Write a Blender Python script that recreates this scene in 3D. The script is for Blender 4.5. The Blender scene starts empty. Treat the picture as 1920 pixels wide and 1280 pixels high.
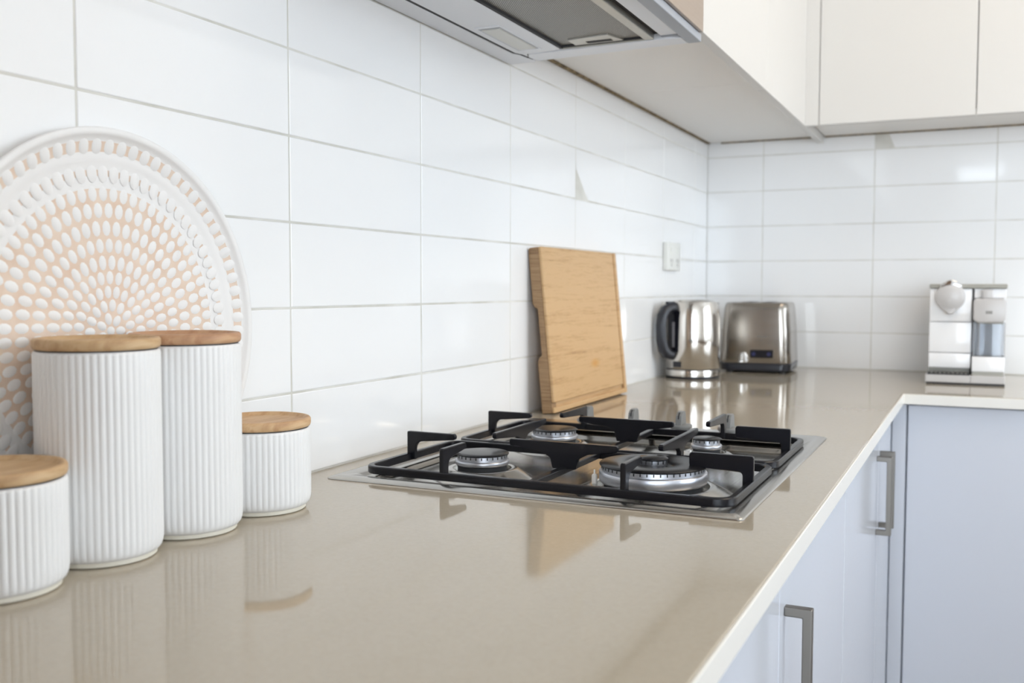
import bpy, bmesh, math, random
from mathutils import Matrix, Vector
random.seed(7)
C = bpy.context.scene.collection
S = bpy.context.scene
PI = math.pi

# ------------------------------------------------------------------ camera
cam_d = bpy.data.cameras.new('camera')
cam = bpy.data.objects.new('camera', cam_d)
C.objects.link(cam)
right = Vector((0.9034968, 0.42859178, 0.00161907))
up = Vector((-0.02509687, 0.04913378, 0.99847685))
fwd = Vector((-0.42785942, 0.90216127, -0.05514852))
m = Matrix.Identity(4)
for i in range(3):
    m[i][0], m[i][1], m[i][2] = right[i], up[i], -fwd[i]
m[0][3], m[1][3], m[2][3] = 0.72998, -2.87051, 1.12601
cam.matrix_world = m
cam_d.sensor_width = 36.0
cam_d.lens = 36.0 * 1851.73 / 1920.0
cam_d.clip_start = 0.02
cam_d.dof.use_dof = True
cam_d.dof.focus_distance = 1.13
cam_d.dof.aperture_fstop = 6.3
S.camera = cam

# ------------------------------------------------------------------ daylight and exposure
world = bpy.data.worlds.new('daylight')
S.world = world
world.use_nodes = True
bg = world.node_tree.nodes['Background']
bg.inputs['Color'].default_value = (0.80, 0.90, 1.0, 1)
bg.inputs['Strength'].default_value = 7.0
S.view_settings.view_transform = 'Standard'
S.view_settings.look = 'None'
S.view_settings.gamma = 1.0
S.view_settings.use_curve_mapping = False
S.view_settings.exposure = 0.36
S.cycles.use_denoising = True
S.cycles.max_bounces = 10
S.cycles.diffuse_bounces = 6
S.cycles.sample_clamp_indirect = 8.0

ROOM_X, ROOM_Y, ROOM_Z = 4.0, -6.2, 2.6
# daylight openings: (wall, a0, a1, z0, z1)
RIGHT_OPEN = [(-2.30, -0.15, 0.92, 2.35)]
FRONT_OPEN = [(0.46, 0.94, 1.97, 2.20), (1.06, 3.85, 0.06, 2.45)]
def portal(loc, rot, sx, sy):
    l = bpy.data.lights.new('window_portal', 'AREA')
    l.shape = 'RECTANGLE'; l.size = sx; l.size_y = sy
    l.cycles.is_portal = True
    o = bpy.data.objects.new('window_portal', l); C.objects.link(o)
    o.location = loc; o.rotation_euler = rot
for a0, a1, z0, z1 in RIGHT_OPEN:
    portal((ROOM_X + 0.02, (a0 + a1) / 2, (z0 + z1) / 2), (0, PI / 2, 0), z1 - z0, a1 - a0)
for a0, a1, z0, z1 in FRONT_OPEN:
    portal(((a0 + a1) / 2, ROOM_Y - 0.02, (z0 + z1) / 2), (PI / 2, 0, 0), a1 - a0, z1 - z0)

# ------------------------------------------------------------------ materials
def mat(name, col, rough=0.5, metal=0.0, spec=0.5, **kw):
    M = bpy.data.materials.new(name); M.use_nodes = True
    b = M.node_tree.nodes['Principled BSDF']
    b.inputs['Base Color'].default_value = (*col, 1)
    b.inputs['Roughness'].default_value = rough
    b.inputs['Metallic'].default_value = metal
    b.inputs['Specular IOR Level'].default_value = spec
    for k, v in kw.items():
        b.inputs[k].default_value = v
    return M
def nt(M): return M.node_tree.nodes, M.node_tree.links, M.node_tree.nodes['Principled BSDF']
def coords(M, scale=(1, 1, 1), kind='Object', rot=(0, 0, 0)):
    n, l, b = nt(M)
    t = n.new('ShaderNodeTexCoord'); mp = n.new('ShaderNodeMapping')
    mp.inputs['Scale'].default_value = scale
    mp.inputs['Rotation'].default_value = rot
    l.new(t.outputs[kind], mp.inputs['Vector']); return mp.outputs['Vector']
def noise(M, vec, scale, detail=3, rough=0.5, dist=0.0):
    n, l, b = nt(M); x = n.new('ShaderNodeTexNoise')
    x.inputs['Scale'].default_value = scale; x.inputs['Detail'].default_value = detail
    x.inputs['Roughness'].default_value = rough; x.inputs['Distortion'].default_value = dist
    l.new(vec, x.inputs['Vector']); return x.outputs['Fac']
def ramp(M, fac, stops):
    n, l, b = nt(M); r = n.new('ShaderNodeValToRGB')
    e = r.color_ramp.elements
    while len(e) < len(stops): e.new(0.5)
    for k, (p, c) in enumerate(stops):
        e[k].position = p; e[k].color = (*c, 1)
    l.new(fac, r.inputs['Fac']); return r.outputs['Color']
def bump(M, fac, strength=0.2, dist=0.001):
    n, l, b = nt(M); x = n.new('ShaderNodeBump')
    x.inputs['Strength'].default_value = strength; x.inputs['Distance'].default_value = dist
    l.new(fac, x.inputs['Height']); l.new(x.outputs['Normal'], b.inputs['Normal'])
def to_color(M, col):
    n, l, b = nt(M); l.new(col, b.inputs['Base Color'])
def to_rough(M, fac, lo, hi):
    n, l, b = nt(M); r = n.new('ShaderNodeMapRange')
    r.inputs['To Min'].default_value = lo; r.inputs['To Max'].default_value = hi
    l.new(fac, r.inputs['Value']); l.new(r.outputs['Result'], b.inputs['Roughness'])

M = {}
M['tile'] = mat('glazed_white_tile', (0.88, 0.88, 0.88), 0.06)
_n, _l, _b = nt(M['tile']); _g = _n.new('ShaderNodeNewGeometry')
bump(M['tile'], noise(M['tile'], _g.outputs['Position'], 7, 1), 0.012, 0.004)
M['grout'] = mat('grey_beige_grout', (0.58, 0.56, 0.52), 0.9)
to_color(M['grout'], ramp(M['grout'], noise(M['grout'], coords(M['grout']), 14, 4), [(0.3, (0.57, 0.555, 0.50)), (0.7, (0.75, 0.74, 0.70))]))
M['plaster'] = mat('white_plaster', (0.82, 0.80, 0.77), 0.8)
bump(M['plaster'], noise(M['plaster'], coords(M['plaster']), 60, 3), 0.05)
M['ceiling'] = mat('ceiling_paint', (0.86, 0.85, 0.83), 0.85)
bump(M['ceiling'], noise(M['ceiling'], coords(M['ceiling']), 40, 3), 0.04)
M['edge'] = mat('pale_lit_edge', (0.80, 0.775, 0.72), 0.3)
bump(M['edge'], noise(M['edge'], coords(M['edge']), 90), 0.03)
M['stone'] = mat('beige_quartz', (0.44, 0.39, 0.32), 0.09)
v = coords(M['stone'])
to_color(M['stone'], ramp(M['stone'], noise(M['stone'], v, 240, 6, 0.7), [(0.30, (0.420, 0.365, 0.287)), (0.5, (0.440, 0.385, 0.304)), (0.72, (0.457, 0.402, 0.320))]))
to_rough(M['stone'], noise(M['stone'], v, 5, 3), 0.045, 0.075)
def white_board(name, col, rough):
    w = mat(name, col, rough)
    bump(w, noise(w, coords(w), 25, 2), 0.015)
    return w
M['cab'] = white_board('white_gloss_cabinet', (0.65, 0.675, 0.735), 0.12)
M['upper'] = white_board('warm_white_cabinet', (0.66, 0.64, 0.61), 0.32)
M['melamine'] = white_board('off_white_melamine', (0.84, 0.82, 0.79), 0.45)
M['chip'] = mat('raw_chipboard', (0.26, 0.19, 0.10), 0.9)
to_color(M['chip'], ramp(M['chip'], noise(M['chip'], coords(M['chip']), 90, 5), [(0.35, (0.12, 0.085, 0.045)), (0.7, (0.40, 0.31, 0.18))]))
M['dark'] = mat('dark_gap', (0.03, 0.03, 0.032), 0.7)
bump(M['dark'], noise(M['dark'], coords(M['dark']), 80), 0.05)
M['ceramic'] = mat('white_ceramic', (0.80, 0.80, 0.80), 0.42)
bump(M['ceramic'], noise(M['ceramic'], coords(M['ceramic']), 220, 3), 0.05, 0.0005)
M['bisque'] = mat('cream_bisque', (0.74, 0.70, 0.60), 0.75)
bump(M['bisque'], noise(M['bisque'], coords(M['bisque']), 200), 0.06, 0.0005)
def wood(name, c0, c1, c2, scale, rough=0.5, ns=6):
    w = mat(name, c1, rough)
    vv = coords(w, scale)
    f = noise(w, vv, ns, 6, 0.62, 0.6)
    to_color(w, ramp(w, f, [(0.28, c0), (0.5, c1), (0.74, c2)]))
    bump(w, f, 0.08, 0.0006)
    return w
M['lid_oak'] = wood('pale_acacia', (0.42, 0.25, 0.12), (0.55, 0.36, 0.19), (0.64, 0.46, 0.27), (22, 3.5, 22), 0.55, 5)
M['lid_red'] = wood('reddish_acacia', (0.36, 0.18, 0.09), (0.50, 0.28, 0.155), (0.60, 0.38, 0.22), (22, 3.5, 22), 0.5, 5)
M['lid_tan'] = wood('tan_acacia', (0.42, 0.23, 0.11), (0.57, 0.36, 0.19), (0.68, 0.48, 0.28), (22, 3.5, 22), 0.55, 5)
def bamboo():
    w = mat('bamboo_board', (0.6, 0.4, 0.2), 0.45)
    n, l, b = nt(w)
    f1 = noise(w, coords(w, (3, 3.0, 70)), 3.0, 5, 0.6, 0.25)
    f2 = noise(w, coords(w, (2, 22, 150)), 2.0, 3, 0.6)
    f3 = noise(w, coords(w, (0.5, 0.9, 26)), 2.0, 1)
    a = n.new('ShaderNodeMath'); a.operation = 'MULTIPLY_ADD'; a.inputs[1].default_value = 0.45
    l.new(f2, a.inputs[0]); l.new(f1, a.inputs[2])
    c = n.new('ShaderNodeMath'); c.operation = 'MULTIPLY_ADD'; c.inputs[1].default_value = 0.55
    l.new(f3, c.inputs[0]); l.new(a.outputs[0], c.inputs[2])
    to_color(w, ramp(w, c.outputs[0], [(0.58, (0.30, 0.155, 0.062)), (0.78, (0.50, 0.30, 0.135)), (1.0, (0.60, 0.385, 0.19))]))
    col = n[[k for k in n.keys() if 'Color Ramp' in k or 'ColorRamp' in k][0]].outputs['Color']
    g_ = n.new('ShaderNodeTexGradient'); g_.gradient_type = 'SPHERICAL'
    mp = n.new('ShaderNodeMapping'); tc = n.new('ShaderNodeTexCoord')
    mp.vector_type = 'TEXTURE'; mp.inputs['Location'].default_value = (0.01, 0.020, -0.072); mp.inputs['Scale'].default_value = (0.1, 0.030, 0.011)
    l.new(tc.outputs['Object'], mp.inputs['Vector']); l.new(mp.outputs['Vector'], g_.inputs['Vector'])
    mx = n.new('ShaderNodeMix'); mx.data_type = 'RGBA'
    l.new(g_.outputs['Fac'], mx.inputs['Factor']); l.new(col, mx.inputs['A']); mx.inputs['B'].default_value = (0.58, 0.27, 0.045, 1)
    to_color(w, mx.outputs['Result'])
    bump(w, a.outputs[0], 0.06, 0.0005)
    return w
M['bamboo'] = bamboo()
M['bamboo_end'] = wood('bamboo_end_grain', (0.20, 0.11, 0.05), (0.33, 0.20, 0.10), (0.43, 0.28, 0.15), (3, 3, 60), 0.55, 4)
M['plate_ground'] = mat('bare_wood_ground', (0.78, 0.63, 0.52), 0.8)
to_color(M['plate_ground'], ramp(M['plate_ground'], noise(M['plate_ground'], coords(M['plate_ground']), 45, 4), [(0.3, (0.73, 0.56, 0.44)), (0.7, (0.80, 0.67, 0.56))]))
M['plate_white'] = mat('whitewashed_wood', (0.84, 0.83, 0.82), 0.6)
bump(M['plate_white'], noise(M['plate_white'], coords(M['plate_white']), 120), 0.06, 0.0005)
def brushed(name, col, rough, scale, amt=0.12):
    w = mat(name, col, rough, 1.0)
    f = noise(w, coords(w, scale), 4, 4, 0.6)
    to_rough(w, f, max(0.03, rough - amt * 0.6), rough + amt)
    bump(w, f, 0.03, 0.0003)
    return w
M['steel'] = brushed('brushed_steel', (0.66, 0.64, 0.61), 0.24, (3, 120, 3))
M['pan_steel'] = brushed('satin_pan_steel', (0.46, 0.445, 0.42), 0.18, (90, 2, 3))
M['kettle_steel'] = brushed('kettle_steel', (0.60, 0.565, 0.52), 0.13, (6, 6, 90), 0.06)
M['toaster_steel'] = brushed('toaster_steel', (0.36, 0.33, 0.295), 0.20, (2, 2, 120), 0.06)
M['handle_metal'] = brushed('satin_nickel', (0.24, 0.225, 0.205), 0.42, (60, 60, 4))
M['burner_alu'] = mat('burner_aluminium', (0.55, 0.56, 0.60), 0.36, 1.0)
bump(M['burner_alu'], noise(M['burner_alu'], coords(M['burner_alu']), 300, 4), 0.12, 0.0006)
M['enamel'] = mat('black_enamel', (0.009, 0.009, 0.011), 0.27, spec=0.28)
bump(M['enamel'], noise(M['enamel'], coords(M['enamel']), 180, 3), 0.08, 0.0006)
M['iron'] = mat('black_enamelled_iron', (0.007, 0.007, 0.010), 0.26, spec=0.35)
bump(M['iron'], noise(M['iron'], coords(M['iron']), 160, 3), 0.12, 0.0006)
M['knob'] = mat('grey_plastic', (0.20, 0.20, 0.195), 0.42)
bump(M['knob'], noise(M['knob'], coords(M['knob']), 200), 0.05, 0.0005)
M['porcelain'] = mat('electrode_porcelain', (0.78, 0.74, 0.68), 0.3)
bump(M['porcelain'], noise(M['porcelain'], coords(M['porcelain']), 200), 0.03, 0.0003)
M['hood_plastic'] = white_board('hood_white_plastic', (0.78, 0.80, 0.84), 0.35)
M['hood_grey'] = white_board('hood_grey_plastic', (0.34, 0.36, 0.40), 0.35)
M['hood_lens'] = white_board('hood_lamp_lens', (0.62, 0.62, 0.58), 0.25)
M['hood_front'] = brushed('champagne_steel', (0.50, 0.415, 0.35), 0.34, (3, 5, 60), 0.1)
def mesh_mat():
    w = mat('perforated_filter', (0.5, 0.5, 0.48), 0.45, 0.6)
    n, l, b = nt(w)
    vv = coords(w, (1, 1, 1))
    s = n.new('ShaderNodeSeparateXYZ'); l.new(vv, s.inputs[0])
    outs = []
    for ax, k in (('X', 2 * PI / 0.0034), ('Y', 2 * PI / 0.0046)):
        a = n.new('ShaderNodeMath'); a.operation = 'MULTIPLY'; a.inputs[1].default_value = k
        l.new(s.outputs[ax], a.inputs[0])
        q = n.new('ShaderNodeMath'); q.operation = 'SINE'; l.new(a.outputs[0], q.inputs[0]); outs.append(q.outputs[0])
    p = n.new('ShaderNodeMath'); p.operation = 'MULTIPLY'; l.new(outs[0], p.inputs[0]); l.new(outs[1], p.inputs[1])
    r = n.new('ShaderNodeMapRange'); r.inputs['From Min'].default_value = -0.5; r.inputs['From Max'].default_value = 0.5
    l.new(p.outputs[0], r.inputs['Value'])
    to_color(w, ramp(w, r.outputs['Result'], [(0.35, (0.10, 0.10, 0.095)), (0.6, (0.46, 0.455, 0.43))]))
    bump(w, r.outputs['Result'], 0.4, 0.001)
    return w
M['mesh'] = mesh_mat()
M['filter_frame'] = brushed('filter_frame', (0.55, 0.54, 0.50), 0.4, (40, 40, 4))
M['black_plastic'] = mat('black_plastic', (0.018, 0.019, 0.026), 0.30)
bump(M['black_plastic'], noise(M['black_plastic'], coords(M['black_plastic']), 160), 0.05, 0.0005)
M['smoke'] = mat('smoked_window', (0.012, 0.012, 0.018), 0.10)
bump(M['smoke'], noise(M['smoke'], coords(M['smoke']), 60), 0.01)
M['gauge'] = mat('water_gauge', (0.30, 0.29, 0.31), 0.3)
bump(M['gauge'], noise(M['gauge'], coords(M['gauge']), 120), 0.03)
M['led'] = mat('blue_button', (0.03, 0.035, 0.10), 0.2)
bump(M['led'], noise(M['led'], coords(M['led']), 60), 0.02)
M['mach_white'] = white_board('machine_white', (0.88, 0.88, 0.89), 0.12)
M['mach_grey'] = white_board('machine_grey', (0.56, 0.545, 0.54), 0.30)
M['mach_side'] = white_board('machine_taupe', (0.34, 0.33, 0.29), 0.35)
M['chrome'] = mat('chrome', (0.72, 0.72, 0.72), 0.06, 1.0)
bump(M['chrome'], noise(M['chrome'], coords(M['chrome']), 40), 0.01)
M['clear'] = mat('clear_plastic', (0.90, 0.93, 0.97), 0.04, **{'Transmission Weight': 0.92, 'IOR': 1.42})
bump(M['clear'], noise(M['clear'], coords(M['clear']), 30), 0.01)
M['switch'] = white_board('switch_plastic', (0.80, 0.80, 0.76), 0.3)
M['floor'] = wood('dark_oak_floor', (0.12, 0.085, 0.06), (0.18, 0.13, 0.095), (0.25, 0.19, 0.14), (1.2, 14, 1), 0.4, 3)
M['walnut'] = wood('walnut_panel', (0.20, 0.13, 0.085), (0.29, 0.20, 0.14), (0.37, 0.27, 0.19), (5, 5, 0.8), 0.4, 5)
M['fill_lamp_glow'] = mat('fill_lamp_diffuser', (0.9, 0.85, 0.75), 0.5, **{'Emission Color': (1.0, 0.84, 0.66, 1), 'Emission Strength': 4.0})
bump(M['fill_lamp_glow'], noise(M['fill_lamp_glow'], coords(M['fill_lamp_glow']), 50), 0.02)
M['frame_dark'] = white_board('white_window_frame', (0.75, 0.75, 0.74), 0.4)

# ------------------------------------------------------------------ mesh helpers
WO = {}
ROUND = set()   # bmeshes that hold turned shapes: shaded smoothly
def merge(bm, b):
    mp = {}
    for vv in b.verts: mp[vv] = bm.verts.new(vv.co)
    for f in b.faces:
        try:
            g = bm.faces.new([mp[q] for q in f.verts]); g.material_index = f.material_index; g.smooth = f.smooth
        except ValueError: pass
    b.free()
def box(bm, x0, x1, y0, y1, z0, z1, bev=0.0, seg=2, mi=0):
    b = bmesh.new()
    bmesh.ops.create_cube(b, size=1)
    for vv in b.verts:
        vv.co = Vector((x0 if vv.co.x < 0 else x1, y0 if vv.co.y < 0 else y1, z0 if vv.co.z < 0 else z1))
    if bev > 0:
        bmesh.ops.bevel(b, geom=b.edges[:], offset=bev, segments=seg, affect='EDGES', profile=0.5)
    for f in b.faces: f.material_index = mi
    merge(bm, b)
def prism(bm, pts, axis, a0, a1, bev=0.0, seg=1, mi=0):
    """pts: 2-D outline; axis 'x': (y,z), 'y': (x,z), 'z': (x,y)"""
    b = bmesh.new()
    def P(p, a):
        return {'x': (a, p[0], p[1]), 'y': (p[0], a, p[1]), 'z': (p[0], p[1], a)}[axis]
    lo = [b.verts.new(P(p, a0)) for p in pts]; hi = [b.verts.new(P(p, a1)) for p in pts]
    n = len(pts)
    b.faces.new(lo); b.faces.new(hi)
    for i in range(n): b.faces.new((lo[i], lo[(i + 1) % n], hi[(i + 1) % n], hi[i]))
    bmesh.ops.recalc_face_normals(b, faces=b.faces)
    if bev > 0:
        es = [e for e in b.edges if len(e.link_faces) == 2 and e.calc_face_angle(0) > 0.5]
        bmesh.ops.bevel(b, geom=es, offset=bev, segments=seg, affect='EDGES', profile=0.5)
    for f in b.faces: f.material_index = mi
    merge(bm, b)
def lathe(bm, prof, c, seg=48, axis='z', rf=None, mi=None, a0=0.0, a1=2 * PI):
    """prof: list of (radius, height). rf(angle, k) scales the radius"""
    ROUND.add(id(bm))
    b = bmesh.new(); rings = []
    full = abs(a1 - a0 - 2 * PI) < 1e-6
    for k, (r, h) in enumerate(prof):
        ring = []
        cnt = seg if full else seg + 1
        for i in range(cnt):
            a = a0 + (a1 - a0) * i / seg
            rr = r * (rf(a, k) if rf else 1.0)
            if axis == 'z': p = (c[0] + rr * math.cos(a), c[1] + rr * math.sin(a), c[2] + h)
            elif axis == 'x': p = (c[0] + h, c[1] + rr * math.cos(a), c[2] + rr * math.sin(a))
            else: p = (c[0] + rr * math.cos(a), c[1] + h, c[2] + rr * math.sin(a))
            ring.append(b.verts.new(p))
            if r < 1e-7: break
        rings.append(ring)
    for k in range(len(rings) - 1):
        A, B = rings[k], rings[k + 1]
        cnt = seg
        for i in range(cnt):
            j = (i + 1) % seg if full else i + 1
            if len(A) == 1 and len(B) == 1: continue
            if len(A) == 1: vs = (A[0], B[j], B[i])
            elif len(B) == 1: vs = (A[i], A[j], B[0])
            else: vs = (A[i], A[j], B[j], B[i])
            f = b.faces.new(vs)
            f.material_index = mi[k] if mi else 0
    bmesh.ops.recalc_face_normals(b, faces=b.faces)
    merge(bm, b)
def rrect(x0, x1, y0, y1, r, n=6):
    pts = []
    for cx, cy, a in ((x1 - r, y1 - r, 0), (x0 + r, y1 - r, PI / 2), (x0 + r, y0 + r, PI), (x1 - r, y0 + r, 1.5 * PI)):
        for i in range(n + 1):
            t = a + PI / 2 * i / n
            pts.append((cx + r * math.cos(t), cy + r * math.sin(t)))
    return pts
def loft(bm, loops, close=True, cap0=False, cap1=False, mi=0):
    """loops: lists of 3-D points with equal counts"""
    b = bmesh.new()
    R = [[b.verts.new(p) for p in lp] for lp in loops]
    n = len(R[0])
    for k in range(len(R) - 1):
        for i in range(n if close else n - 1):
            j = (i + 1) % n
            b.faces.new((R[k][i], R[k][j], R[k + 1][j], R[k + 1][i]))
    if cap0: b.faces.new(R[0])
    if cap1: b.faces.new(R[-1])
    bmesh.ops.recalc_face_normals(b, faces=b.faces)
    for f in b.faces: f.material_index = mi
    merge(bm, b)
def tube(bm, pts, r, seg=10, cap=True):
    pts = [Vector(p) for p in pts]; loops = []
    for i, p in enumerate(pts):
        d = (pts[min(i + 1, len(pts) - 1)] - pts[max(i - 1, 0)]).normalized()
        ref = Vector((0, 0, 1)) if abs(d.z) < 0.9 else Vector((1, 0, 0))
        s = d.cross(ref).normalized(); t = s.cross(d)
        rr = r[i] if isinstance(r, (list, tuple)) else r
        loops.append([p + (s * math.cos(a) + t * math.sin(a)) * rr for a in (2 * PI * k / seg for k in range(seg))])
    loft(bm, loops, True, cap, cap)
def obj(name, bm, mats, parent=None, smooth=None, **props):
    if smooth is None: smooth = 50 if id(bm) in ROUND else 18
    ROUND.discard(id(bm))
    xs = [[vv.co[k] for vv in bm.verts] for k in range(3)]
    c = Vector([(min(q) + max(q)) / 2 for q in xs])
    for vv in bm.verts: vv.co -= c
    me = bpy.data.meshes.new(name)
    bm.to_mesh(me); bm.free()
    for mm in (mats if isinstance(mats, (list, tuple)) else [mats]): me.materials.append(M[mm])
    if smooth:
        me.shade_smooth(); me.set_sharp_from_angle(angle=math.radians(smooth))
    o = bpy.data.objects.new(name, me); C.objects.link(o)
    WO[o.name] = c
    if parent:
        o.parent = parent; o.location = c - WO[parent.name]
    else: o.location = c
    for k, q in props.items(): o[k] = q
    return o
def bobj(name, dims, m_, parent=None, bev=0.0, seg=2, **props):
    bm = bmesh.new(); box(bm, *dims, bev, seg); return obj(name, bm, m_, parent, **props)
def thing(name, loc, label, cat, group=None):
    o = bpy.data.objects.new(name, None); C.objects.link(o); o.location = loc
    o.empty_display_size = 0.05
    WO[o.name] = Vector(loc); o['label'] = label; o['category'] = cat
    if group: o['group'] = group
    return o
def tag(o, label, cat, group=None):
    o['label'] = label; o['category'] = cat
    if group: o['group'] = group
    return o
def struct(o): o['kind'] = 'structure'; return o

# ------------------------------------------------------------------ room shell
RUN_Y = -2.88            # near end of the left run
RUN_X = 1.06            # right end of the back run
struct(bobj('floor', (-0.1, ROOM_X + 0.1, ROOM_Y - 0.1, 0.1, -0.1, 0.0), 'floor'))
struct(bobj('ceiling', (-0.1, ROOM_X + 0.1, ROOM_Y - 0.1, 0.1, ROOM_Z, ROOM_Z + 0.1), 'ceiling'))
wall_left = struct(bobj('wall_left', (-0.11, -0.010, ROOM_Y - 0.1, 0.1, 0, ROOM_Z), 'plaster'))
wall_back = struct(bobj('wall_back', (-0.010, ROOM_X + 0.1, 0.010, 0.11, 0, ROOM_Z), 'plaster'))
def holed_wall(name, fixed0, fixed1, a0, a1, holes, axis):
    bm = bmesh.new()
    def bb(p0, p1, z0, z1):
        if p1 - p0 < 1e-4 or z1 - z0 < 1e-4: return
        if axis == 'x': box(bm, fixed0, fixed1, p0, p1, z0, z1)
        else: box(bm, p0, p1, fixed0, fixed1, z0, z1)
    cur = a0
    for h0, h1, z0, z1 in sorted(holes):
        bb(cur, h0, 0, ROOM_Z); bb(h0, h1, 0, z0); bb(h0, h1, z1, ROOM_Z); cur = h1
    bb(cur, a1, 0, ROOM_Z)
    return struct(obj(name, bm, 'plaster', smooth=0))
holed_wall('wall_right', ROOM_X, ROOM_X + 0.1, ROOM_Y - 0.1, 0.1, RIGHT_OPEN, 'x')
holed_wall('wall_front', ROOM_Y - 0.1, ROOM_Y, -0.01, ROOM_X, FRONT_OPEN, 'y')
wn = 0
for holes, axis in ((RIGHT_OPEN, 'x'), (FRONT_OPEN, 'y')):
    for h0, h1, z0, z1 in holes:
        wn += 1
        f0, f1 = (ROOM_X + 0.03, ROOM_X + 0.08) if axis == 'x' else (ROOM_Y - 0.08, ROOM_Y - 0.03)
        bm = bmesh.new()
        def fb(p0, p1, q0, q1):
            if axis == 'x': box(bm, f0, f1, p0, p1, q0, q1, 0.003, 1)
            else: box(bm, p0, p1, f0, f1, q0, q1, 0.003, 1)
        w = 0.06
        fb(h0, h1, z0, z0 + w); fb(h0, h1, z1 - w, z1); fb(h0, h0 + w, z0 + w, z1 - w); fb(h1 - w, h1, z0 + w, z1 - w)
        for q in ((0.33, 0.67) if h1 - h0 > 1 else ()):
            mid = h0 + (h1 - h0) * q
            fb(mid - 0.06, mid + 0.06, z0 + w, z1 - w)
        struct(obj('window_%d' % wn, bm, 'frame_dark', smooth=0))

cl = thing('added_fill_light', (1.25, -1.2, ROOM_Z), 'unseen warm ceiling panel added to brighten the counters and wall cabinets', 'ceiling light')  # lamp added out of view to warm the wall cabinets and lift the counters
bobj('housing', (0.93, 1.57, -1.82, -0.58, ROOM_Z - 0.035, ROOM_Z - 0.0005), 'frame_dark', cl, 0.004, 2)
bobj('diffuser', (0.95, 1.55, -1.80, -0.60, ROOM_Z - 0.0385, ROOM_Z - 0.034), 'fill_lamp_glow', cl)

# tiles ---------------------------------------------------------------
Z0 = 0.9008; PH = 0.1; PW = 0.29912; GAP = 0.0020; TH = 0.007
g = bmesh.new(); box(g, -0.010, -0.0005, RUN_Y, 0.0, 0.88, 1.66); obj('grout', g, 'grout', wall_left, smooth=0)
g = bmesh.new(); box(g, -0.0005, RUN_X, 0.0005, 0.010, 0.88, 1.66); obj('grout', g, 'grout', wall_back, smooth=0)
tile_cache = {}
def tile_mesh(w, axis):
    key = (round(w, 4), axis)
    if key in tile_cache: return tile_cache[key]
    bm = bmesh.new()
    ww, hh = w - GAP, PH - GAP
    if axis == 'x': box(bm, -TH / 2, TH / 2, -ww / 2, ww / 2, -hh / 2, hh / 2, 0.0012, 2)
    else: box(bm, -ww / 2, ww / 2, -TH / 2, TH / 2, -hh / 2, hh / 2, 0.0012, 2)
    me = bpy.data.meshes.new('tile'); bm.to_mesh(me); bm.free()
    me.materials.append(M['tile']); me.shade_smooth(); me.set_sharp_from_angle(angle=0.3)
    tile_cache[key] = me; return me
def add_tile(a0, a1, row, axis):
    me = tile_mesh(a1 - a0, axis); par = wall_left if axis == 'x' else wall_back
    o = bpy.data.objects.new('tile', me); C.objects.link(o); o.parent = par
    zc = Z0 + (row + 0.5) * PH
    j = random.uniform(-0.0002, 0.0002)
    pos = Vector((-TH / 2 + j, (a0 + a1) / 2, zc)) if axis == 'x' else Vector(((a0 + a1) / 2, TH / 2 + j, zc))
    o.location = pos - WO[par.name]
    t1, t2 = random.gauss(0, 0.0016), random.gauss(0, 0.0010)
    o.rotation_euler = (0, t1, t2) if axis == 'x' else (t1, 0, t2)
ys = [0.0]; y = -0.1409
while y > RUN_Y: ys.append(y); y -= PW
ys.append(RUN_Y)
for r in range(7):
    for i in range(len(ys) - 1): add_tile(ys[i + 1], ys[i], r, 'x')
xs = [0.0]; x = 0.1609
while x < RUN_X: xs.append(x); x += PW
xs.append(RUN_X)
for r in range(7):
    for i in range(len(xs) - 1): add_tile(xs[i], xs[i + 1], r, 'y')

# ------------------------------------------------------------------ worktop
CT = 0.9; CB = 0.878; CX = 0.5848; CY = -0.6150
HX0, HX1, HY0, HY1 = 0.0375, 0.5275, -1.9225, -1.340
gx = [0.0005, HX0 + 0.018, HX1 - 0.018, CX, RUN_X]; gy = [RUN_Y, HY0 + 0.018, HY1 - 0.018, CY, -0.0005]
b = bmesh.new(); vt = {}
def V(i, j):
    if (i, j) not in vt: vt[(i, j)] = b.verts.new((gx[i], gy[j], CT))
    return vt[(i, j)]
for i in range(4):
    for j in range(4):
        if (i == 3 and j < 3) or (i == 1 and j == 1): continue
        b.faces.new((V(i, j), V(i + 1, j), V(i + 1, j + 1), V(i, j + 1)))
ex = bmesh.ops.extrude_face_region(b, geom=b.faces[:])
for e in ex['geom']:
    if isinstance(e, bmesh.types.BMVert): e.co.z = CB
bmesh.ops.recalc_face_normals(b, faces=b.faces)
es = [e for e in b.edges if len(e.link_faces) == 2 and e.calc_face_angle(0) > 1.0 and
      all((abs(q.co.x - CX) < 1e-5 and q.co.y < CY + 1e-4) or (abs(q.co.y - CY) < 1e-5 and q.co.x > CX - 1e-4) for q in e.verts)]
bmesh.ops.bevel(b, geom=es, offset=0.0018, segments=3, affect='EDGES', profile=0.5)
wt = tag(obj('kitchen_worktop', b, 'stone', smooth=0), 'polished beige stone worktop running along both tiled walls', 'worktop')
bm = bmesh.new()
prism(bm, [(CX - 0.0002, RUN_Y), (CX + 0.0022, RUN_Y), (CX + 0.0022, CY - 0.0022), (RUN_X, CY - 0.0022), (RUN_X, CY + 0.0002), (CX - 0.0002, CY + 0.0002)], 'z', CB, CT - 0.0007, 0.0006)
obj('lit_edge_strip', bm, 'edge', wt, label='front edge of the worktop, coloured paler for the light it catches')  # front edge catches strong light; that brightness is put into a paler colour

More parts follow.
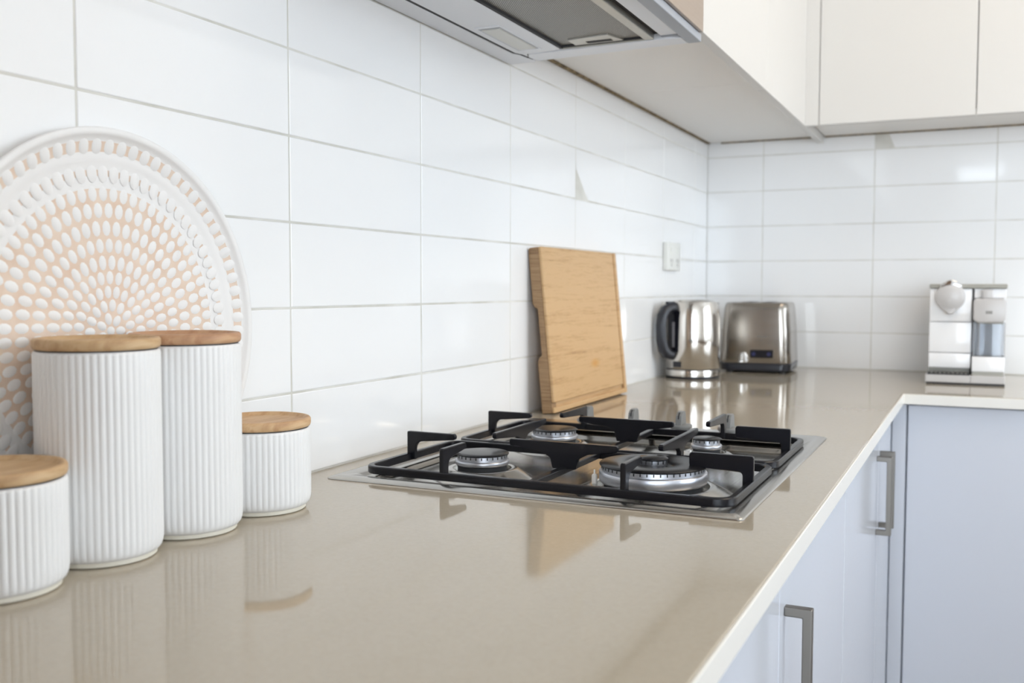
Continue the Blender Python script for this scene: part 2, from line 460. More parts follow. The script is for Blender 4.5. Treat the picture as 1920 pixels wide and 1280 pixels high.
# ------------------------------------------------------------------ lower cabinets
DF = 0.5625   # door face plane of the left run
BF = -0.592   # door face plane of the back run
def handle(parent, y, z0, z1, x0=DF):
    bm = bmesh.new(); w = 0.0055; t = 0.0095; o_ = 0.027
    outer = [(x0 - 0.0002, z1), (x0 + o_, z1), (x0 + o_, z0), (x0 - 0.0002, z0), (x0 - 0.0002, z0 + t), (x0 + o_ - t, z0 + t), (x0 + o_ - t, z1 - t), (x0 - 0.0002, z1 - t)]
    prism(bm, outer, 'y', y - w, y + w, 0.0012, 2)
    return obj('handle', bm, 'handle_metal', parent, label='satin nickel bar handle')
def left_base(y0, y1, doors, label):
    t = thing('base_cabinet', (0.28, (y0 + y1) / 2, 0.0), label, 'cabinet', 'base cabinets of the left run')
    bm = bmesh.new(); box(bm, 0.012, DF - 0.020, y0 + 0.001, y1 - 0.001, 0.10, 0.66); 
    box(bm, 0.012, 0.030, y0 + 0.001, y1 - 0.001, 0.66, 0.877)
    box(bm, DF - 0.045, DF - 0.020, y0 + 0.001, y1 - 0.001, 0.66, 0.877)
    box(bm, 0.030, DF - 0.045, y0 + 0.001, y0 + 0.018, 0.66, 0.877); box(bm, 0.030, DF - 0.045, y1 - 0.018, y1 - 0.001, 0.66, 0.877)
    obj('carcass', bm, 'cab', t, smooth=0)
    bobj('kickboard', (0.46, 0.478, y0, y1, 0.0, 0.10), 'cab', t)
    for d0, d1, hy in doors:
        d = bobj('door', (DF - 0.018, DF, d0 + 0.0012, d1 - 0.0012, 0.105, 0.8745), 'cab', t, 0.0012, 2)
        if hy is not None: handle(d, hy, 0.664, 0.812)
    return t
left_base(-0.893, -0.615, [(-0.893, -0.615, -0.861)], 'narrow white base cabinet beside the inner corner of the worktop')
left_base(-1.917, -0.893, [(-1.405, -0.893, -0.925), (-1.917, -1.405, -1.886)], 'wide two-door white base cabinet under the gas hob')
left_base(-2.62, -1.917, [(-2.62, -1.917, None)], 'white base cabinet nearest the viewer, left of the lowest bar handle')
t = thing('corner_base_cabinet', (0.8, -0.3, 0), 'white base cabinet with one wide plain door under the coffee machine', 'cabinet')
bobj('carcass', (0.02, RUN_X - 0.01, BF + 0.020, -0.012, 0.10, 0.877), 'cab', t)
bobj('filler_strip', (DF - 0.0, DF + 0.0285, BF, BF + 0.018, 0.105, 0.8745), 'cab', t, 0.001, 1)
bobj('door', (DF + 0.0325, RUN_X - 0.004, BF, BF + 0.018, 0.105, 0.8735), 'cab', t, 0.0012, 2)
bobj('kickboard', (0.54, RUN_X - 0.01, BF + 0.08, BF + 0.098, 0.0, 0.10), 'cab', t)

# out-of-view cupboard and island, added to shade canisters, platter and lower doors
t = thing('pantry_light_blocker', (0.3, -3.24, 0), 'unseen tall walnut cupboard added to keep light off the canisters and platter', 'cupboard')
bobj('carcass', (0.002, 0.58, -3.58, -2.90, 0.10, 2.35), 'walnut', t, 0.001, 1)
bobj('kickboard', (0.02, 0.50, -3.57, -2.91, 0.0, 0.10), 'walnut', t)
for d0, d1, hy in ((-3.58, -3.242, -3.275), (-3.238, -2.90, -3.205)):
    d = bobj('door', (0.582, 0.600, d0, d1, 0.105, 2.35), 'walnut', t, 0.001, 1)
    handle(d, hy, 1.02, 1.17, 0.600)
t = thing('island_light_blocker', (1.95, -1.9, 0), 'unseen walnut-sided island added to shade the lower cabinet doors', 'island')
bobj('carcass', (1.66, 2.24, -2.86, -0.94, 0.10, 0.878), 'walnut', t, 0.001, 1)
bobj('kickboard', (1.71, 2.19, -2.82, -0.98, 0.0, 0.10), 'walnut', t)
bobj('blocker_top', (1.63, 2.27, -2.9, -0.9, 0.878, 0.90), 'stone', t, 0.002, 2)

# ------------------------------------------------------------------ upper cabinets
UZ = 1.5435; UD = 1.5255; UT = 2.30; UX = 0.3255; UY = -0.322
def upper_left(y0, y1, d0, label, seam=0.0):
    t = thing('wall_cabinet', (0.16, (y0 + y1) / 2, UZ), label, 'cabinet', 'wall cabinets of the left run')
    bobj('carcass', (0.009, UX - 0.019, y0 + 0.0010, y1 - 0.0010, UZ, UT), 'melamine', t, 0.0006, 1)
    bobj('raw_edge', (0.0012, 0.0085, y0 + 0.0006, y1 - 0.0006, UZ - 0.003, UZ + 0.03), 'chip', t)
    bobj('door', (UX - 0.018, UX, y0 + 0.001, d0, UD, UT), 'upper', t, 0.001, 2)
    return t
upper_left(-1.338, -0.815, -0.816, 'white wall cabinet directly right of the range hood')
t = upper_left(-0.815, -0.008, UY - 0.0004, 'white wall cabinet in the corner above the cutting board and kettle')
bobj('end_strip', (UX - 0.0175, UX + 0.0005, UY + 0.019, -0.0015, UD, UZ + 0.2), 'upper', t, 0.001, 1)
t = thing('wall_cabinet', (0.7, -0.16, UZ), 'white two-door wall cabinet on the back wall above the coffee machine', 'cabinet')
bobj('carcass', (UX + 0.003, RUN_X, UY + 0.019, -0.009, UZ, UT), 'melamine', t, 0.0006, 1)
bobj('raw_edge', (UX + 0.003, RUN_X, -0.0088, -0.0012, UZ - 0.003, UZ + 0.03), 'chip', t)
bobj('raw_edge', (0.04, UX - 0.02, -0.0078, -0.0012, UZ - 0.003, UZ + 0.03), 'chip', t)
bobj('filler_strip', (UX - 0.017, 0.3570, UY, UY + 0.018, UD, UT), 'upper', t, 0.001, 2)
bobj('door', (0.3588, 0.7082, UY, UY + 0.018, UD, UT), 'upper', t, 0.001, 2)
bobj('door', (0.7104, RUN_X, UY, UY + 0.018, UD, UT), 'upper', t, 0.001, 2)

# ------------------------------------------------------------------ range hood
HB = 1.5005; hy0, hy1 = -1.945, -1.345
hood = thing('range_hood', (0.16, (hy0 + hy1) / 2, HB), 'slide-out range hood with mesh filter and beige front over the hob', 'range hood')
bobj('body', (0.004, 0.312, hy0, hy1, HB + 0.0125, HB + 0.16), 'hood_plastic', hood)
bobj('inner_tray', (0.006, 0.3115, hy0 + 0.002, hy1 - 0.002, HB + 0.0095, HB + 0.0124), 'dark', hood)
bm = bmesh.new()
prism(bm, [(0.002, hy0), (0.0375, hy0), (0.0380, -1.412), (0.0445, -1.398), (0.0465, -1.375), (0.0525, -1.352), (0.049, hy1), (0.002, hy1)], 'z', HB, HB + 0.012, 0.0008)
obj('rear_strip', bm, 'hood_plastic', hood)
bm = bmesh.new()
prism(bm, [(0.0430, hy0), (0.1185, hy0), (0.1185, -1.404), (0.058, -1.398), (0.0515, -1.380), (0.0495, -1.400), (0.0435, -1.414)], 'z', HB + 0.0005, HB + 0.012, 0.0008)
bobj('groove', (0.030, 0.056, hy0, -1.36, HB + 0.0010, HB + 0.0095), 'dark', hood)
bobj('filter_gap', (0.1183, 0.1236, hy0, -1.4060, HB + 0.0015, HB + 0.0095), 'dark', hood)
bobj('filter_gap', (0.1236, 0.2575, -1.4105, -1.4062, HB + 0.0028, HB + 0.0095), 'dark', hood)
rp = obj('rear_panel', bm, 'hood_plastic', hood)
bm = bmesh.new(); box(bm, 0.0545, 0.0965, -1.578, -1.424, HB - 0.0006, HB + 0.004, 0.0005, 1); obj('lamp_bezel', bm, 'hood_plastic', rp)
bm = bmesh.new(); box(bm, 0.0605, 0.0905, -1.566, -1.436, HB - 0.0018, HB + 0.004, 0.0008, 1); obj('lamp_lens', bm, 'hood_lens', rp)
bm = bmesh.new(); box(bm, 0.058, 0.093, -1.571, -1.431, HB - 0.0008, HB + 0.003); obj('lamp_groove', bm, 'hood_grey', rp)
bm = bmesh.new()
prism(bm, [(0.0515, -1.3785), (0.059, -1.3965), (0.2925, -1.4015), (0.3125, -1.3955), (0.3125, -1.362), (0.055, -1.349)], 'z', HB, HB + 0.012, 0.0008)
obj('end_rail', bm, 'hood_plastic', hood)
flt = bobj('grease_filter', (0.1235, 0.2575, hy0 + 0.03, -1.407, HB + 0.0055, HB + 0.009), 'mesh', hood)
bm = bmesh.new()
for d in ((0.2575, 0.2720, hy0, -1.404), (0.1215, 0.2720, -1.4062, -1.4040)):
    box(bm, d[0], d[1], d[2], d[3], HB + 0.0005, HB + 0.010, 0.0008, 1)
obj('filter_frame', bm, 'filter_frame', flt)
bm = bmesh.new(); prism(bm, [(0.146, -1.4095), (0.146, -1.443), (0.214, -1.450), (0.226, -1.4095)], 'z', HB + 0.0028, HB + 0.0072, 0.0008); fh = obj('filter_latch', bm, 'filter_frame', flt)
bobj('latch_slot', (0.170, 0.211, -1.4275, -1.416, HB + 0.0022, HB + 0.004), 'dark', flt, 0.0005, 1)
bobj('visor_panel', (0.2835, 0.3115, hy0, -1.4085, HB + 0.004, HB + 0.012), 'hood_plastic', hood, 0.0006, 1)
bobj('visor_end', (0.2835, 0.3115, -1.408, -1.4005, HB + 0.003, HB + 0.012), 'hood_grey', hood, 0.0006, 1)
bobj('visor_clip', (0.286, 0.304, -1.70, -1.632, HB + 0.0015, HB + 0.006), 'hood_grey', hood, 0.0006, 1)
bobj('front_lip', (0.313, 0.3335, hy0, -1.360, HB, HB + 0.012), 'hood_grey', hood, 0.0012, 2)
bobj('front_panel', (0.3135, 0.3385, hy0, -1.3675, HB + 0.0125, HB + 0.09), 'hood_front', hood, 0.001, 2)
t = thing('wall_cabinet', (0.16, (hy0 + hy1) / 2, HB + 0.165), 'white wall cabinet above the range hood', 'cabinet')
bobj('carcass', (0.007, UX - 0.019, hy0, hy1 + 0.005, HB + 0.165, UT), 'melamine', t)
bobj('door', (UX - 0.018, UX, hy0, hy1 + 0.005, HB + 0.095, UT), 'upper', t, 0.001, 2)

# ------------------------------------------------------------------ gas hob
hob = thing('gas_hob', ((HX0 + HX1) / 2, (HY0 + HY1) / 2, CT), 'stainless steel four-burner gas hob set into the beige worktop', 'hob')
def rl(d, z, r):
    return [(p[0], p[1], z) for p in rrect(HX0 + d, HX1 - d, HY0 + d, HY1 - d, max(0.002, r - d * 0.2))]
bm = bmesh.new()
KY = -1.437     # the pan well ends here, the knob deck lies behind
def wl(d, z, r):
    return [(p[0], p[1], z) for p in rrect(HX0 + d, HX1 - d, HY0 + d, KY + 0.022 - d, r)]
loft(bm, [rl(0, 0.9003, .006), rl(0.0004, 0.9014, .006), rl(0.002, 0.9024, .006), rl(0.009, 0.9042, .008), rl(0.0115, 0.9042, .008)])
# flat deck between outer rim and the well (bridge of equal-count loops)
loft(bm, [rl(0.0115, 0.9042, .008), wl(0.0225, 0.9032, .012), wl(0.025, 0.9020, .012), wl(0.028, 0.8990, .014), wl(0.031, 0.8980, .014), wl(0.0365, 0.8978, .014),
          wl(0.039, 0.8960, .015), wl(0.041, 0.8920, .016), wl(0.044, 0.8910, .016)], cap1=True)
obj('pan', bm, 'pan_steel', hob, smooth=50)
PF = 0.8910
BUR = [(0.177, -1.790, 0.0325), (0.395, -1.786, 0.0605), (0.177, -1.560, 0.0325), (0.398, -1.553, 0.0195)]
for bi, (bx, by, r) in enumerate(BUR):
    big = r > 0.05
    RB_ = 0.9030 if big else 0.9068
    bm = bmesh.new()
    # stamped collar of the pan around the burner
    ch = 0.0030 if not big else 0.0020
    lathe(bm, [(r + 0.030, PF + 0.0002), (r + 0.028, PF + 0.0010), (r + 0.012, RB_ - ch - 0.0012), (r + 0.007, RB_ - ch), (r + 0.004, RB_ - ch - 0.0008), (r + 0.002, PF + 0.002), (r * 0.9, PF + 0.002)], (bx, by, 0), 48)
    lab = ['medium burner at the front left of the hob', 'large wok burner with an inner flame ring', 'medium burner at the back left', 'small simmer burner'][bi]
    bn = obj('burner', bm, 'pan_steel', hob, label=lab)
    bm = bmesh.new()
    ZT = 0.9225 if not big else 0.9252
    RB, RT_ = (0.9068, 0.9138) if not big else (0.9030, 0.9170)
    lathe(bm, [(r * 0.95, PF + 0.001), (r * 0.93, PF + 0.004), (r * 0.93, RB + 0.001)], (bx, by, 0), 40)
    obj('burner_base', bm, 'dark', bn)
    bm = bmesh.new()
    lathe(bm, [(r * 0.92, RB), (r - 0.0005, RB + 0.0004), (r + 0.0010, RB + 0.0018), (r + 0.0012, RT_ - 0.0015), (r + 0.0004, RT_ - 0.0004), (r - 0.0014, RT_), (r - 0.0016, ZT - 0.0030), (r * 0.5, ZT - 0.0030)], (bx, by, 0), 56)
    obj('flame_ring', bm, 'burner_alu', bn)
    # flame slots, cut dark into the top of the ring
    bm = bmesh.new(); ns = max(14, int(2 * PI * r / (0.0072 if not big else 0.0075)))
    for k in range(ns):
        a = 2 * PI * k / ns
        q = bmesh.new(); bmesh.ops.create_cube(q, size=1)
        for vv in q.verts: vv.co = Vector((vv.co.x * 0.006, vv.co.y * 0.0014, vv.co.z * 0.0030))
        bmesh.ops.transform(q, matrix=Matrix.Translation((bx + (r - 0.0042) * math.cos(a), by + (r - 0.0042) * math.sin(a), ZT - 0.0046)) @ Matrix.Rotation(a, 4, 'Z'), verts=q.verts)
        merge(bm, q)
    obj('flame_slots', bm, 'dark', bn, smooth=0, kind='stuff')
    bm = bmesh.new()
    cr = r + 0.0006
    if big:
        lathe(bm, [(0.020, ZT - 0.006), (0.030, ZT - 0.0030), (cr - 0.003, ZT - 0.0030), (cr, ZT - 0.0024), (cr + 0.0005, ZT - 0.0012), (cr - 0.001, ZT), (cr - 0.006, ZT + 0.0010), (0.036, ZT + 0.0014), (0.026, ZT - 0.001), (0.022, ZT - 0.004), (0.020, ZT - 0.006)], (bx, by, 0), 64)
        obj('burner_cap', bm, 'enamel', bn)
        bm = bmesh.new()
        lathe(bm, [(0.0, ZT - 0.006), (0.0150, ZT - 0.006), (0.0155, ZT + 0.0035), (0.0, ZT + 0.0035)], (bx, by, 0), 36)
        obj('inner_flame_ring', bm, 'burner_alu', bn)
        bm = bmesh.new()
        for k in range(14):
            a = 2 * PI * k / 14
            q = bmesh.new(); bmesh.ops.create_cube(q, size=1)
            for vv in q.verts: vv.co = Vector((vv.co.x * 0.004, vv.co.y * 0.0012, vv.co.z * 0.0034))
            bmesh.ops.transform(q, matrix=Matrix.Translation((bx + 0.0142 * math.cos(a), by + 0.0142 * math.sin(a), ZT + 0.0018)) @ Matrix.Rotation(a, 4, 'Z'), verts=q.verts)
            merge(bm, q)
        obj('inner_flame_slots', bm, 'dark', bn, smooth=0, kind='stuff')
        bm = bmesh.new()
        lathe(bm, [(0.0, ZT + 0.0034), (0.0150, ZT + 0.0034), (0.0172, ZT + 0.0042), (0.0172, ZT + 0.0056), (0.015, ZT + 0.0072), (0.0, ZT + 0.0086)], (bx, by, 0), 40)
        obj('inner_cap', bm, 'enamel', bn)
    else:
        lathe(bm, [(0.0, ZT - 0.0030), (cr - 0.003, ZT - 0.0030), (cr - 0.0002, ZT - 0.0024), (cr + 0.0002, ZT - 0.0014), (cr - 0.0015, ZT - 0.0003), (cr - 0.007, ZT + 0.0004), (0, ZT + 0.0006)], (bx, by, 0), 48)
        obj('burner_cap', bm, 'enamel', bn)
    # spark electrode
    ea = {0: 2.4, 1: 3.55, 2: 2.4, 3: 2.6}[bi]
    ex_, ey_ = bx + (r + 0.0065) * math.cos(ea), by + (r + 0.0065) * math.sin(ea)
    bm = bmesh.new(); lathe(bm, [(0.0, 0.0), (0.0032, 0.0), (0.0032, 0.016), (0.0022, 0.0175), (0.0012, 0.0175), (0.0010, 0.0225), (0, 0.0228)], (ex_, ey_, PF + 0.003), 12)
    obj('spark_electrode', bm, 'porcelain', bn)
for kx in (0.162, 0.2385, 0.315, 0.3905):
    ky = -1.3855
    bm = bmesh.new()
    lathe(bm, [(0.0, 0.0), (0.0150, 0.0), (0.0150, 0.0050), (0.0176, 0.0056), (0.0178, 0.0090), (0.0164, 0.0104), (0.0, 0.0106)], (kx, ky, 0.9040), 36)
    kn = obj('control_knob', bm, 'knob', hob)
    bm = bmesh.new()
    prism(bm, [(ky - 0.0155, 0.914), (ky + 0.0150, 0.914), (ky + 0.0120, 0.9315), (ky + 0.0060, 0.9348), (ky - 0.0045, 0.9335), (ky - 0.0118, 0.9285)], 'x', kx - 0.0047, kx + 0.0047, 0.0010, 2)
    gk = obj('grip', bm, 'knob', kn)
    bm = bmesh.new()
    prism(bm, [(ky - 0.0138, 0.9235), (ky - 0.0130, 0.9285), (ky - 0.0072, 0.9334), (ky - 0.0042, 0.9315), (ky - 0.0098, 0.9230)], 'x', kx - 0.0009, kx + 0.0009)
    obj('pointer_mark', bm, 'dark', kn)

# ------------------------------------------------------------------ pan supports
FZ0, FZ1, TZ = 0.9042, 0.9136, 0.9412
FX0, FX1 = 0.0675, 0.5110
XL, XR, XM = 0.177, 0.395, 0.286
def finger_pts(L, foot=0.016, neck=0.012, tipz=0.0075, R_=0.010):
    """side profile along s (0 = outer face of the frame bar), L-shaped bracket"""
    p = [(0, FZ0 + 0.001), (0, TZ - 0.001), (0.001, TZ)]
    p += [(L - 0.002, TZ), (L, TZ - 0.002), (L, TZ - tipz + 0.002), (L - 0.002, TZ - tipz)]
    # inner fillet down to the post
    for k in range(6):
        a = PI / 2 * k / 5
        cx, cz = foot - 0.004 + R_, TZ - neck - R_
        p.append((cx - R_ * math.sin(a), cz + R_ * math.cos(a)))
    p += [(foot - 0.004, FZ0 + 0.001)]
    return p
def finger(parent, kind, fixed, start, sign, L, th=0.0062, neck=0.012, tipz=0.0075, R_=0.010):
    bm = bmesh.new()
    pts = [(start + sign * s, z) for s, z in finger_pts(L, neck=neck, tipz=tipz, R_=R_)]
    if kind == 'x': prism(bm, pts, 'y', fixed - th / 2, fixed + th / 2, 0.0009)
    else: prism(bm, pts, 'x', fixed - th / 2, fixed + th / 2, 0.0009)
    return obj('finger', bm, 'iron', parent)
def double_finger(parent, fixed, y0, ypost, y1, th=0.0062):
    bm = bmesh.new()
    pts = [(y0, TZ - 0.006), (y0 + 0.002, TZ - 0.0075), (ypost - 0.016, TZ - 0.014), (ypost - 0.007, TZ - 0.020), (ypost - 0.006, FZ0 + 0.001), (ypost + 0.006, FZ0 + 0.001),
           (ypost + 0.007, TZ - 0.020), (ypost + 0.016, TZ - 0.014), (y1 - 0.002, TZ - 0.0075), (y1, TZ - 0.006), (y1, TZ - 0.001), (y1 - 0.002, TZ), (y0 + 0.002, TZ), (y0, TZ - 0.001)]
    prism(bm, pts, 'x', fixed - th / 2, fixed + th / 2, 0.0009)
    return obj('finger', bm, 'iron', parent)
def support(y0, y1, yb, near, label):
    t = thing('pan_support', ((FX0 + FX1) / 2, (y0 + y1) / 2, 0.9040), label, 'pan support', 'pan supports on the hob')
    bm = bmesh.new(); w = 0.0080; r = 0.022
    def L(d, z): return [(p[0], p[1], z) for p in rrect(FX0 + d, FX1 - d, y0 + d, y1 - d, r - d, 6)]
    loft(bm, [L(0.001, FZ0), L(0, FZ0 + 0.001), L(0, FZ1 - 0.0012), L(0.0012, FZ1), L(w - 0.0012, FZ1), L(w, FZ1 - 0.0012), L(w, FZ0 + 0.001), L(w - 0.001, FZ0), L(0.001, FZ0)])
    obj('frame', bm, 'iron', t)
    # middle cross bar with a low rounded profile
    bm = bmesh.new(); box(bm, XM - 0.0042, XM + 0.0042, y0 + w, y1 - w, FZ0 + 0.0005, FZ1 - 0.001, 0.0012, 2)
    obj('cross_bar', bm, 'iron', t)
    # central T support
    bm = bmesh.new()
    a, bb = XL + 0.037, XR - 0.042
    pts = [(a, TZ - 0.006), (a + 0.002, TZ - 0.0080), (XM - 0.030, TZ - 0.0125), (XM - 0.018, TZ - 0.019), (XM - 0.015, FZ1 - 0.004), (XM + 0.015, FZ1 - 0.004), (XM + 0.018, TZ - 0.019),
           (XM + 0.030, TZ - 0.0125), (bb - 0.002, TZ - 0.0080), (bb, TZ - 0.006), (bb, TZ - 0.001), (bb - 0.002, TZ), (a + 0.002, TZ), (a, TZ - 0.001)]
    prism(bm, pts, 'y', yb - 0.0034, yb + 0.0034, 0.0009)
    obj('finger', bm, 'iron', t)
    finger(t, 'x', yb, FX0 + 0.001, 1, 0.070)
    finger(t, 'x', yb, FX1 - 0.001, -1, 0.072, neck=0.0185, tipz=0.0160, R_=0.004)
    for fx in (XL, XR):
        if near:
            finger(t, 'y', fx, y0 + 0.001, 1, 0.056)
            double_finger(t, fx, -1.757, y1 - 0.004, -1.597)
        else:
            finger(t, 'y', fx, y1 - 0.001, -1, 0.098)
    for fx in (FX0 + 0.03, FX1 - 0.03):
        for fy in (y0 + 0.004, y1 - 0.004):
            bm = bmesh.new(); lathe(bm, [(0.0, 0), (0.0034, 0), (0.0034, 0.0014), (0, 0.0014)], (fx, fy, 0.9030), 10); obj('rubber_foot', bm, 'dark', t)
    return t
support(-1.8935, -1.6690, -1.787, True, 'black iron pan support at the near end of the hob')
support(-1.6590, -1.4360, -1.556, False, 'black iron pan support at the far end of the hob beside the knobs')

# ------------------------------------------------------------------ canisters
def canister(cx, cy, h, lidm, label, rot):
    """h = height of the ceramic body"""
    R = 0.0497; NF = 56
    t = thing('storage_canister', (cx, cy, CT), label, 'canister', 'ribbed white canisters on the worktop')
    zs = [0.0045, 0.0055, 0.0075, 0.0105, 0.014, 0.018]
    rr = [0.0440, 0.0462, 0.0480, 0.0490, 0.0496, 0.0497]
    am = [0, 0, 0.25, 0.6, 0.9, 1.0]
    for k in range(1, 7):
        zs.append(0.018 + (h - 0.018 - 0.003) * k / 6); rr.append(R); am.append(1.0)
    zs += [h - 0.001, h]; rr += [0.0492, 0.0475]; am += [0.3, 0]
    bm = bmesh.new()
    def rf(a, k): return 1.0 - am[k] * 0.0225 * (1 - abs(math.cos(NF * (a + rot) / 2)) ** 0.9)
    lathe(bm, list(zip(rr, zs)), (cx, cy, CT), NF * 8, rf=rf)
    obj('body', bm, 'ceramic', t, smooth=60)
    bm = bmesh.new(); lathe(bm, [(0.0, 0.0003), (0.0430, 0.0003), (0.0442, 0.0012), (0.0440, 0.0050)], (cx, cy, CT), 64)
    obj('foot_ring', bm, 'bisque', t)
    bm = bmesh.new(); z = h + 0.0008; RL = 0.0500
    lathe(bm, [(0.0, z), (RL - 0.0035, z), (RL - 0.001, z + 0.0008), (RL, z + 0.003), (RL, z + 0.0075), (RL - 0.0012, z + 0.0092), (RL - 0.0038, z + 0.0096), (RL - 0.0055, z + 0.0086), (RL - 0.0068, z + 0.0066), (RL - 0.009, z + 0.0060), (0.0, z + 0.0060)], (cx, cy, CT), 72)
    lid = obj('lid', bm, lidm, t, label='round wooden lid with a raised edge')
    bm = bmesh.new(); lathe(bm, [(RL - 0.0062, z - 0.0004), (RL - 0.0022, z - 0.0004), (RL - 0.0022, z + 0.0002), (RL - 0.0062, z + 0.0002)], (cx, cy, CT), 48)
    obj('seal', bm, 'black_plastic', lid)
    return t
canister(0.0665, -2.2769, 0.1735, 'lid_oak', 'tall ribbed white canister with a pale wooden lid, nearer of the two tall ones', 0.01)
canister(0.0665, -2.1765, 0.1735, 'lid_red', 'tall ribbed white canister with a reddish wooden lid, farther of the two tall ones', 0.05)
canister(0.0702, -2.0762, 0.0830, 'lid_tan', 'short ribbed white canister standing nearest the gas hob', 0.03)
canister(0.0712, -2.3780, 0.0830, 'lid_oak', 'short ribbed white canister at the left edge of the picture', 0.0)

# ------------------------------------------------------------------ carved round platter
PCY, PCZ, PR = -2.2070, CT + 0.1848, 0.1845
plat = thing('round_platter', (0.01, PCY, CT), 'large round white platter carved with rings of ovals leaning on the tiles', 'platter')
fr = lambda q: q * PR
prof = [(0.0, 0.0060), (fr(0.705), 0.0062), (fr(0.765), 0.0064), (fr(0.795), 0.0066), (fr(0.835), 0.0078), (fr(0.845), 0.0084), (fr(0.862), 0.0085), (fr(0.882), 0.0086), (fr(0.932), 0.0112), (fr(0.956), 0.0135), (fr(0.962), 0.0150), (fr(0.972), 0.0160), (fr(0.990), 0.0160), (fr(0.9985), 0.0152), (PR, 0.0140), (fr(0.995), 0.0125), (fr(0.90), 0.0050), (fr(0.80), 0.0016), (0.0, 0.0014)]
mi = [1, 0, 1, 0, 0, 0, 0, 1, 0, 0, 0, 0, 0, 0, 0, 0, 0, 0]
bm = bmesh.new(); lathe(bm, prof, (0, PCY, PCZ), 160, axis='x', mi=mi)
dish = obj('dish', bm, ['plate_white', 'plate_ground'], plat)
RINGS = [(0.907, 74, 0.092, 0.0056, 1.6), (0.779, 72, 0.094, 0.0057, 0.5), (0.680, 66, 0.082, 0.0052, 0.0), (0.598, 58, 0.082, 0.0051, 0.5), (0.510, 51, 0.082, 0.0049, 0.0), (0.425, 46, 0.076, 0.0045, 0.5), (0.341, 37, 0.078, 0.0044, 0.0), (0.266, 30, 0.070, 0.0042, 0.5), (0.195, 23, 0.066, 0.0041, 0.0), (0.128, 15, 0.064, 0.0041, 0.5), (0.0625, 7, 0.062, 0.0041, 0.0), (0.0, 1, 0.050, 0.0044, 0.0)]
spots = []
for rg, (q, n, ln, wd, ph) in enumerate(RINGS):
    for k in range(n):
        a = 2 * PI * (k + ph) / n
        spots.append((q * PR, a, ln * PR * 0.5, wd, rg))
spots.sort(key=lambda s: -(s[0] * math.sin(s[1])))
def bead_bm(ln, wd):
    b = bmesh.new()
    bmesh.ops.create_uvsphere(b, u_segments=10, v_segments=4, radius=1.0)
    kill = [vv for vv in b.verts if vv.co.z < -0.1]
    bmesh.ops.delete(b, geom=kill, context='VERTS')
    for vv in b.verts: vv.co = Vector((vv.co.z * 0.0011, vv.co.x * wd, vv.co.y * ln))
    return b
beads = {}
def bead_mesh(rg, ln, wd):
    if rg not in beads:
        b = bead_bm(ln, wd); me = bpy.data.meshes.new('oval'); b.to_mesh(me); b.free()
        me.materials.append(M['plate_white']); me.shade_smooth(); beads[rg] = me
    return beads[rg]
rest = bmesh.new()
for k, (r, a, ln, wd, rg) in enumerate(spots):
    xx = 0.0060 if rg > 1 else (0.0068 if rg == 1 else 0.0100)
    pos = Vector((xx, PCY + r * math.cos(a), PCZ + r * math.sin(a)))
    rot = Matrix.Rotation(a - PI / 2, 4, 'X')
    if rg == 0: rot = rot @ Matrix.Rotation(0.28, 4, 'Y')
    if k < 300:
        o = bpy.data.objects.new('oval', bead_mesh(rg, ln, wd)); C.objects.link(o)
        o.parent = dish; o.location = pos - WO[dish.name]; o.rotation_euler = rot.to_euler()
    else:
        b = bead_bm(ln, wd); bmesh.ops.transform(b, matrix=Matrix.Translation(pos) @ rot, verts=b.verts)
        for f in b.faces: f.smooth = True
        merge(rest, b)
obj('ovals', rest, 'plate_white', dish, kind='stuff')

# ------------------------------------------------------------------ bamboo cutting board
def board():
    t = thing('cutting_board', (0.04, -1.066, CT), 'thick bamboo cutting board leaning against the tiles behind the hob', 'cutting board')
    W, H, T = 0.395, 0.2955, 0.0255
    ang = 0.098
    org = Vector((0.0300, -1.2680, CT + 0.0008))
    # local: u along +y (0..W), d depth outwards +x, w up
    Rm = Matrix.Translation(org) @ Matrix.Rotation(-ang, 4, 'Y')
    def put(bm): bmesh.ops.transform(bm, matrix=Rm, verts=bm.verts)
    GD = 0.006; gi, gw = 0.013, 0.010
    bm = bmesh.new()
    E_ = 0.020   # end strips carry the finger notch
    # core with a juice groove: front surface built from slabs
    box(bm, 0, T - GD, E_, W - E_, 0, H, 0)
    box(bm, T - GD, T, 0.0, W - gi - gw, gi + gw * 0.55, H, 0.0012, 1)
    box(bm, T - GD, T - 0.0006, W - gi, W, 0.0, H, 0.0010, 1)
    box(bm, T - GD, T - 0.0006, 0.0, W - gi, 0.0, gi * 0.75, 0.0010, 1)
    put(bm); slab = obj('slab', bm, 'bamboo', t)
    for y0, y1 in ((0.0, E_), (W - E_, W)):
        bm = bmesh.new()
        prism(bm, [(0.0, 0.0), (T - GD, 0.0), (T - GD, H), (0.003, H), (0.0, H - 0.004), (0.0, 0.196), (0.003, 0.190), (0.0085, 0.186), (0.0085, 0.103), (0.003, 0.099), (0.0, 0.092)], 'y', y0, y1, 0.0006)
        put(bm); obj('end_strip', bm, 'bamboo_end', t)
board()

